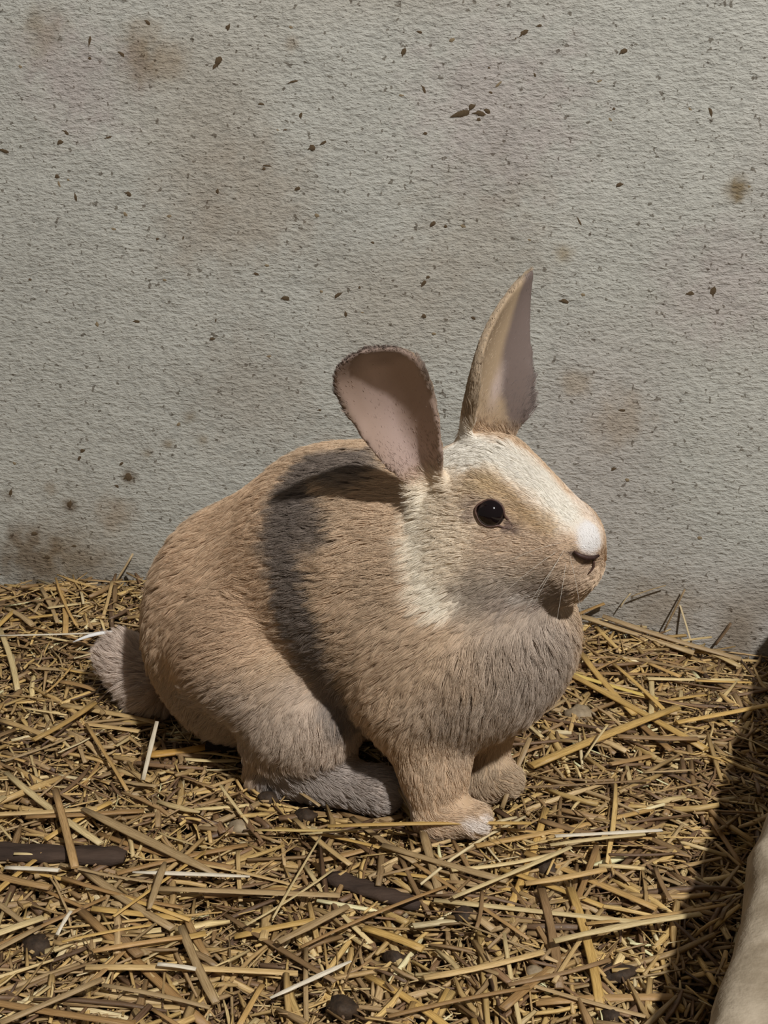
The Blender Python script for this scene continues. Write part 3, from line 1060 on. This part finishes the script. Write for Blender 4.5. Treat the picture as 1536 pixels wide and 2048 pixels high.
cols = cols * rng.uniform(.9, 1.5, NB)[:, None]
low_lay = (lay < 0.45)[:, None]
cols = np.where(low_lay, cols * 0.55 + lin((92, 70, 50)) * 0.45, cols)
sel = np.where(ok)[0]
V, Fq, UV = strips(*[q[sel] for q in (cx, cy, cz, yaw, tilt, L, Wd, Th, bend, roll)])
me = straw_mesh('straw_litter', V, Fq, UV, np.repeat(np.clip(cols[sel], 0, .95), 16, 0))
tag(link('straw_litter', me), 'fine chopped straw and chaff covering the whole floor', 'straw bedding', kind='stuff')


def stalk(name, A, B, w, color, flat=0.45, nodes=True, sag=0.0, side=0.0, split=False):
    """one stalk between two points: 7-sided hollow-looking stem with a node"""
    A, B = Vector(A), Vector(B)
    mid = (A + B) / 2
    Lx = (B - A).length
    X_ = (B - A).normalized()
    S_ = Vector((0, 0, 1)).cross(X_)
    if S_.length < 1e-3: S_ = Vector((1, 0, 0))
    S_.normalize()
    Nz = X_.cross(S_)
    n, m = 7, 6
    V, UV, F = [], [], []
    rr = random.uniform(0, 60)
    nodeat = random.choice([1, 2, 3, 4])
    for i in range(m):
        t = i / (m - 1) - 0.5
        ctr = X_ * (Lx * t) + Vector((0, 0, -sag)) * (0.25 - t * t) * 4 + S_ * (side * Lx) * (0.25 - t * t) * 4
        k = 1.0 + (0.16 if nodes and i == nodeat else 0) + random.uniform(-.08, .08)
        if split and i in (0, m - 1): k *= 0.55
        for j in range(n):
            a = 2 * math.pi * j / n
            V.append(tuple(ctr + S_ * (math.cos(a) * w * .5 * k) + Nz * (math.sin(a) * w * .5 * flat * k)))
            UV.append((t * Lx * 60 + rr, j * .35 + rr, rr))
    for i in range(m - 1):
        for j in range(n):
            j2 = (j + 1) % n
            F.append((i * n + j, i * n + j2, i * n + n + j2, i * n + n + j))
    F.append(tuple(range(n - 1, -1, -1))); F.append(tuple(range((m - 1) * n, m * n)))
    me = mesh_np(name, V, F, False)
    for p in me.polygons: p.use_smooth = len(p.vertices) == 4
    point_color(me, 'straw_color', np.tile(np.clip(color, 0, .95), (len(V), 1)))
    q = me.attributes.new('straw_uv', 'FLOAT_VECTOR', 'POINT')
    q.data.foreach_set('vector', np.array(UV, np.float32).ravel())
    me.materials.append(M_straw)
    return link(name, me, loc=mid)


def gpt(px, py, up=0.0):
    """pixel to the bedding surface, plus a height"""
    d = ray(px, py)
    t = (0.0 - CAMH) / d[2]
    for _ in range(6):
        P = CC + d * t
        t = (float(ground(P[0:1], P[1:2])[0]) + up - CAMH) / d[2]
    return CC + d * t


GOLD, PALE, WHITE, BROWN, DULL = (208, 172, 104), (222, 200, 150), (244, 234, 214), (146, 118, 84), (180, 154, 114)
# x0,y0,x1,y1,width px, colour, height0, height1, label
SPECIAL = [
    (1062, 1532, 1356, 1414, 21, GOLD, .006, .012, 'thick golden straw stalk propped up beyond the far front paw'),
    (1116, 1336, 1412, 1498, 18, GOLD, .006, .004, 'long golden stalk running under the thick propped stalk beside the chest'),
    (1112, 1338, 1316, 1398, 12, (236, 208, 120), .007, .006, 'bright yellow slim straw just in front of the rabbit chest'),
    (265, 1744, 500, 1753, 12, WHITE, .008, .008, 'bright cream split straw lying beside the dark bark strip'),
    (868, 1800, 1282, 1845, 14, PALE, .008, .007, 'long pale straight straw in front of the near front paw'),
    (765, 1690, 1015, 1762, 17, DULL, .007, .006, 'dull flattened straw lying just in front of the white paw tip'),
    (905, 1795, 1142, 1694, 11, PALE, .010, .010, 'slim pale straw crossing over the dull flattened one'),
    (1050, 1767, 1212, 1738, 16, (216, 180, 122), .009, .010, 'short tan cut straw with square end over a dark clump'),
    (165, 1617, 432, 1748, 22, DULL, .010, .007, 'thick tapering straw stalk leading up to the cream split straw'),
    (286, 1560, 314, 1443, 9, (232, 220, 196), .006, .028, 'upright whitish quill-like straw leaning below the haunch'),
    (95, 1216, 312, 1182, 9, PALE, .008, .010, 'slim pale straw with a joint lying near the wall behind the rump'),
    (0, 1271, 240, 1264, 6, WHITE, .008, .008, 'thin straight whitish straw pointing at the tail'),
    (232, 1160, 268, 1103, 13, (214, 190, 150), .003, .018, 'pale stub of straw leaning against the wall behind the rump'),
    (1155, 1230, 1388, 1306, 20, (198, 172, 130), .007, .006, 'thick pale cane lying along the wall foot'),
    (1205, 1232, 1482, 1318, 17, (186, 160, 122), .010, .010, 'slender greyish cane lying hard against the wall'),
    (1395, 1296, 1482, 1334, 14, (206, 180, 130), .007, .006, 'short cane end lying at the wall beside the partition shadow'),
    (655, 1652, 1062, 1646, 11, GOLD, .018, .010, 'golden straw lying across the near front paw'),
    (778, 1546, 846, 1664, 9, DULL, .020, .006, 'bent straw leaning between hind foot and front leg'),
    (845, 1660, 880, 1790, 17, DULL, .006, .005, 'flat straw poking out from beneath the near front paw'),
    (1110, 1672, 1324, 1660, 10, WHITE, .009, .009, 'bright whitish straw lying right of the white paw tip'),
    (1100, 1690, 1290, 1668, 10, PALE, .007, .007, 'pale straw touching the bright whitish one'),
    (1108, 1882, 1402, 1828, 15, PALE, .009, .010, 'long pale straw reaching into the partition shadow'),
    (1004, 1616, 1060, 1476, 11, DULL, .004, .030, 'thin brown straw leaning beside the far front paw'),
    (546, 1836, 642, 1672, 5, PALE, .008, .012, 'very thin pale straw standing across the litter'),
    (492, 1850, 668, 1738, 6, PALE, .009, .009, 'thin pale straw crossing the very thin one'),
    (556, 1884, 696, 1812, 17, DULL, .008, .008, 'short round tan stalk with a joint'),
    (362, 1852, 432, 2006, 17, DULL, .009, .007, 'broad dull straw slanting across the open litter'),
    (540, 1996, 702, 1922, 12, WHITE, .008, .009, 'pair-split cream straw in the open litter'),
    (0, 2046, 204, 1958, 15, DULL, .008, .008, 'broad straw near a dark round dropping'),
    (298, 1818, 330, 1724, 14, DULL, .008, .011, 'short straw standing over the cream split straw'),
    (186, 1902, 364, 1874, 14, (206, 166, 112), .008, .008, 'orange-tan straw beyond the broad slanting straw'),
    (315, 1928, 392, 1938, 11, WHITE, .008, .008, 'short bright white straw chip in the open litter'),
    (114, 1870, 142, 1822, 8, WHITE, .007, .010, 'tiny bright white splinter near a dark dropping'),
    (205, 1970, 420, 2015, 11, DULL, .007, .007, 'slim straw in the litter under the broad slanting one'),
    (1150, 1195 + 25, 1206, 1200, 10, (176, 140, 86), .008, .010, 'brown straw wisp at the wall foot below the muzzle'),
    (1310, 1222, 1366, 1172, 6, (170, 146, 112), .006, .028, 'thin greyish straw leaning up the wall'),
    (1352, 1186, 1384, 1290, 4, (220, 200, 160), .030, .006, 'hair-thin pale straw bent against the wall'),
    (1236, 1206, 1258, 1180, 5, (220, 200, 160), .010, .020, 'tiny pale sprig sticking up at the wall foot'),
    (1258, 1184, 1328, 1164, 4, (180, 156, 116), .022, .028, 'thin sprig held out along the wall'),
    (1430, 1290, 1462, 1246, 8, (130, 106, 80), .006, .024, 'short dark twig leaning on the wall near the shadow'),
    (800, 1560 + 150, 860, 1830, 10, BROWN, .004, .004, 'brown straw pointing to the viewer in front of the paw'),
    (66, 1480, 190, 1405, 15, (190, 156, 96), .009, .009, 'torn golden straw leaf beneath the tail'),
    (0, 1440, 110, 1480, 13, (200, 168, 116), .008, .007, 'tan stalk beneath the tail beside the torn leaf'),
    (290, 1510, 410, 1494, 22, (206, 160, 84), .006, .006, 'broad orange straw in the shade under the haunch'),
    (110, 1580, 150, 1735, 15, (196, 160, 110), .012, .010, 'straw lying over the dark bark strip'),
    (10, 1735, 118, 1740, 12, WHITE, .007, .007, 'bright cream straw along the front edge of the bark strip'),
    (600, 1668, 870, 1640, 6, PALE, .010, .012, 'slim pale straw running toward the near front paw'),
    (510, 1660, 715, 1662, 8, (224, 196, 130), .009, .009, 'pale straw lying in front of the hind foot'),
    (440, 1570, 500, 1650, 7, PALE, .012, .005, 'thin straw leaning under the hind heel'),
    (600, 1585, 640, 1612, 8, DULL, .008, .006, 'short straw poking out under the hind foot'),
    (1060, 1335, 1110, 1250, 9, DULL, .004, .012, 'tan straw lying close behind the chest'),
    (1060, 1440, 1130, 1400, 10, DULL, .006, .008, 'dull straw in front of the chest'),
    (1170, 1515, 1215, 1450, 5, PALE, .004, .016, 'tiny pale straw standing behind the far paw'),
    (930, 1580, 1300, 1560, 7, BROWN, .006, .006, 'long brown straw passing behind the far paw'),
]
for (x0, y0, x1, y1, wpx, c, h0, h1, lab) in SPECIAL:
    A = gpt(x0, y0, h0); B = gpt(x1, y1, h1)
    if 'wall' in lab and y1 < 1240:           # leaning on the wall
        B = wall_hit(x1, y1); B = B - np.array([0, 0.006, 0])
        if y0 < 1215:
            A = wall_hit(x0, y0) - np.array([0, 0.008, 0])
        else:
            A = A.copy(); A[1] = min(A[1], wallY(A[0]) - 0.012)
    sc = np.linalg.norm((A + B) / 2 - CC) / FPX
    o = stalk('straw_stalk', A, B, wpx * sc, lin(c), 0.34, True, random.uniform(-.001, .001), random.uniform(-.012, .012), 'split' in lab)
    tag(o, lab, 'straw', 'single straw stalks on the bedding')

# loose stalks lying on top of the litter
cnt = 0
TOPC = [(GOLD, 'golden'), (PALE, 'pale cream'), (DULL, 'dull tan'), (BROWN, 'brown'), ((198, 162, 104), 'golden'), ((176, 142, 96), 'dull tan'), ((206, 176, 124), 'light tan'), ((162, 128, 84), 'brown')]
while cnt < 200:
    x, y = random.uniform(-0.30, 0.25), random.uniform(0.40, 0.85)
    if abs(x) > 0.31 * y / 0.9 + 0.04: continue
    L_ = random.uniform(.025, .075) if random.random() < .8 else random.uniform(.07, .11)
    ya = random.uniform(0, math.pi)
    dx, dy = math.cos(ya) * L_ / 2, math.sin(ya) * L_ / 2
    xs = np.array([x - dx, x - dx / 2, x, x + dx / 2, x + dx]); ys = np.array([y - dy, y - dy / 2, y, y + dy / 2, y + dy])
    gz_ = ground(xs, ys)
    zA, zB = gz_[0] + random.uniform(.002, .007), gz_[-1] + random.uniform(.002, .007)
    zs = np.linspace(zA, zB, 5)
    q = np.stack([xs, ys, zs], 1)
    if (sdf(q) < 0.004).any() or (ys > wallY(xs) - 0.004).any() or (part_dist(xs, ys) > -0.004).any(): continue
    dy_ = abs(math.sin(ya)); nd_ = random.random() < .5
    w_ = random.uniform(.0018, .0048); cc_, cname = random.choice(TOPC)
    o = stalk('straw_stalk', (xs[0], ys[0], zA), (xs[-1], ys[-1], zB), w_, lin(cc_) * random.uniform(1.0, 1.25),
              random.uniform(.15, .4), nd_, random.uniform(-.0005, .001), random.uniform(-.03, .03))
    zone = ('behind the rabbit' if y > .77 else 'in the partition shadow' if part_dist(np.array(x), np.array(y)) > -.045 else
            'near the tail' if x < -.09 and y > .64 else 'beside the chest' if x > .09 and y > .6 else
            'by the front paws' if x > .0 and y > .53 else 'below the haunch' if y > .53 else 'in the open litter')
    size = 'long' if L_ > .065 else 'short' if L_ < .04 else 'mid-length'
    wide = 'broad' if w_ > .0034 else 'slim' if w_ < .0023 else 'narrow'
    lie = 'along the wall' if dy_ < .34 else 'endwise' if dy_ > .87 else 'aslant'
    jn = ' jointed' if nd_ else ''
    tag(o, f'{size} {wide}{jn} {cname} straw lying {lie} {zone}', 'straw', 'loose straw stalks on the bedding')
    cnt += 1

# white feather sliver by the tail
def feather():
    A, B = Vector(gpt(146, 1284, .007)), Vector(gpt(236, 1263, .010))
    X_ = (B - A); Lx = X_.length; X_.normalize()
    S_ = Vector((0, 0, 1)).cross(X_).normalized(); Nz = X_.cross(S_)
    V, F = [], []
    n = 9
    for i in range(n):
        t = i / (n - 1)
        wd = 0.0030 * math.sin(math.pi * min(1, 0.06 + t * 0.86)) ** 0.8
        c = A + X_ * (Lx * t) - (A + B) / 2 + Nz * 0.002 * math.sin(math.pi * t)
        for (p, q) in ((-1, 0), (0, .35), (1, 0), (0, -.25)):
            V.append(tuple(c + S_ * (wd * p) + Nz * (wd * q)))
    for i in range(n - 1):
        for j in range(4):
            F.append((i * 4 + j, i * 4 + (j + 1) % 4, i * 4 + 4 + (j + 1) % 4, i * 4 + 4 + j))
    F += [(3, 2, 1, 0), tuple(range(4 * n - 4, 4 * n))]
    m = Mat('white_feather', 0.6, 0.3); m.base((0.9, 0.89, 0.88, 1))
    f = m.noise(m.mapped((1, 1, 1)), 900, 2); m.normal(m.bump(f, .2, .0004))
    o = link('feather', mesh_np('feather', V, F, True), m.m, loc=(A + B) / 2)
    tag(o, 'small white feather lying beside the tip of the rabbit tail', 'feather')


feather()

# dark bark strips
def bark(x0, y0, x1, y1, wpx, lab, hgt):
    A, B = Vector(gpt(x0, y0, hgt)), Vector(gpt(x1, y1, hgt))
    mid = (A + B) / 2
    X_ = (B - A); Lx = X_.length; X_.normalize()
    S_ = Vector((0, 0, 1)).cross(X_).normalized(); Nz = X_.cross(S_)
    wd = wpx * (mid - Vector(CC)).length / FPX
    V, F = [], []
    m, n = 14, 8
    for i in range(m):
        t = i / (m - 1) - .5
        k = 1 + random.uniform(-.14, .14)
        if i in (0, m - 1): k *= .6
        for j in range(n):
            a = 2 * math.pi * j / n
            r = 1 + random.uniform(-.1, .1)
            V.append(tuple(X_ * (Lx * t) + S_ * (math.cos(a) * wd * .62 * k * r) + Nz * (math.sin(a) * wd * .3 * k * r)))
    for i in range(m - 1):
        for j in range(n):
            j2 = (j + 1) % n
            F.append((i * n + j, i * n + j2, i * n + n + j2, i * n + n + j))
    F += [tuple(range(n - 1, -1, -1)), tuple(range((m - 1) * n, m * n))]
    tag(link('bark_strip', mesh_np('bark_strip', V, F, True), M_bark, loc=mid), lab, 'bark')


bark(-40, 1702, 250, 1714, 40, 'dark rotten bark strip half sunk in the litter', .004)
bark(655, 1752, 840, 1812, 34, 'shorter dark bark strip in front of the near front paw', .003)

# droppings and pebbles
def lump(name, px, py, wpx, hpx, mat, lab, cat, group=None, seed=0):
    P = gpt(px, py, 0.0)
    sc = np.linalg.norm(P - CC) / FPX
    rx, rz = wpx * sc * .5, hpx * sc * .5
    V, F = uv_sphere((0, 0, 0), 1.0, 14, 9)
    V = np.array(V)
    V *= (1 + 0.25 * vnoise(V, 1.9, seed) + .12 * vnoise(V, 5, seed + 1))[:, None]
    V *= [rx, (rx + rz) * .5, rz]
    o = link(name, mesh_np(name, V, F, True), mat, loc=(P[0], P[1], P[2] + rz * .15))
    o.rotation_euler = (0, 0, random.uniform(-.6, .6))
    tag(o, lab, cat, group)


G = 'dark droppings in the bedding'
for i, (px, py, a, b, lab) in enumerate([
    (535, 1600, 44, 30, 'dark dropping lying under the hind heel'),
    (612, 1634, 46, 28, 'dark wet dropping in front of the hind foot'),
    (684, 2020, 62, 44, 'large dark oval dropping in the open litter'),
    (1225, 2034, 40, 34, 'round dark dropping near the foot of the partition'),
    (1240, 1948, 66, 26, 'elongated dark dropping near the partition shadow'),
    (1092, 1738, 56, 32, 'dark crumbled clump beneath the short tan cut straw'),
    (930, 1832, 46, 30, 'dark clump under the long pale straight straw'),
    (75, 1896, 54, 44, 'dark round dropping beside the tiny white splinter'),
    (440, 1734, 22, 20, 'tiny dark dropping touching the cream split straw'),
    (790, 1920, 44, 30, 'brown crumbled clump among loose straw'),
    (440, 1500, 60, 40, 'dark dung lump in the shade under the haunch')]):
    lump('dropping', px, py, a, b, M_dung, lab, 'dropping', G, 100 + i)
for i, (px, py, a, b, lab) in enumerate([
    (325, 1838, 38, 28, 'small tan pebble in the litter beyond the orange-tan straw'),
    (478, 1656, 46, 26, 'greyish pebble in front of the hind heel'),
    (575, 1752, 18, 14, 'tiny pale pebble beside the cream split straw end'),
    (1160, 1432, 60, 36, 'brown rounded stone in front of the chest'),
    (1070, 1948, 38, 22, 'flat tan pebble at the end of a brown leaf')]):
    lump('pebble', px, py, a, b, M_pebble, lab, 'pebble', 'pebbles in the bedding', 200 + i)
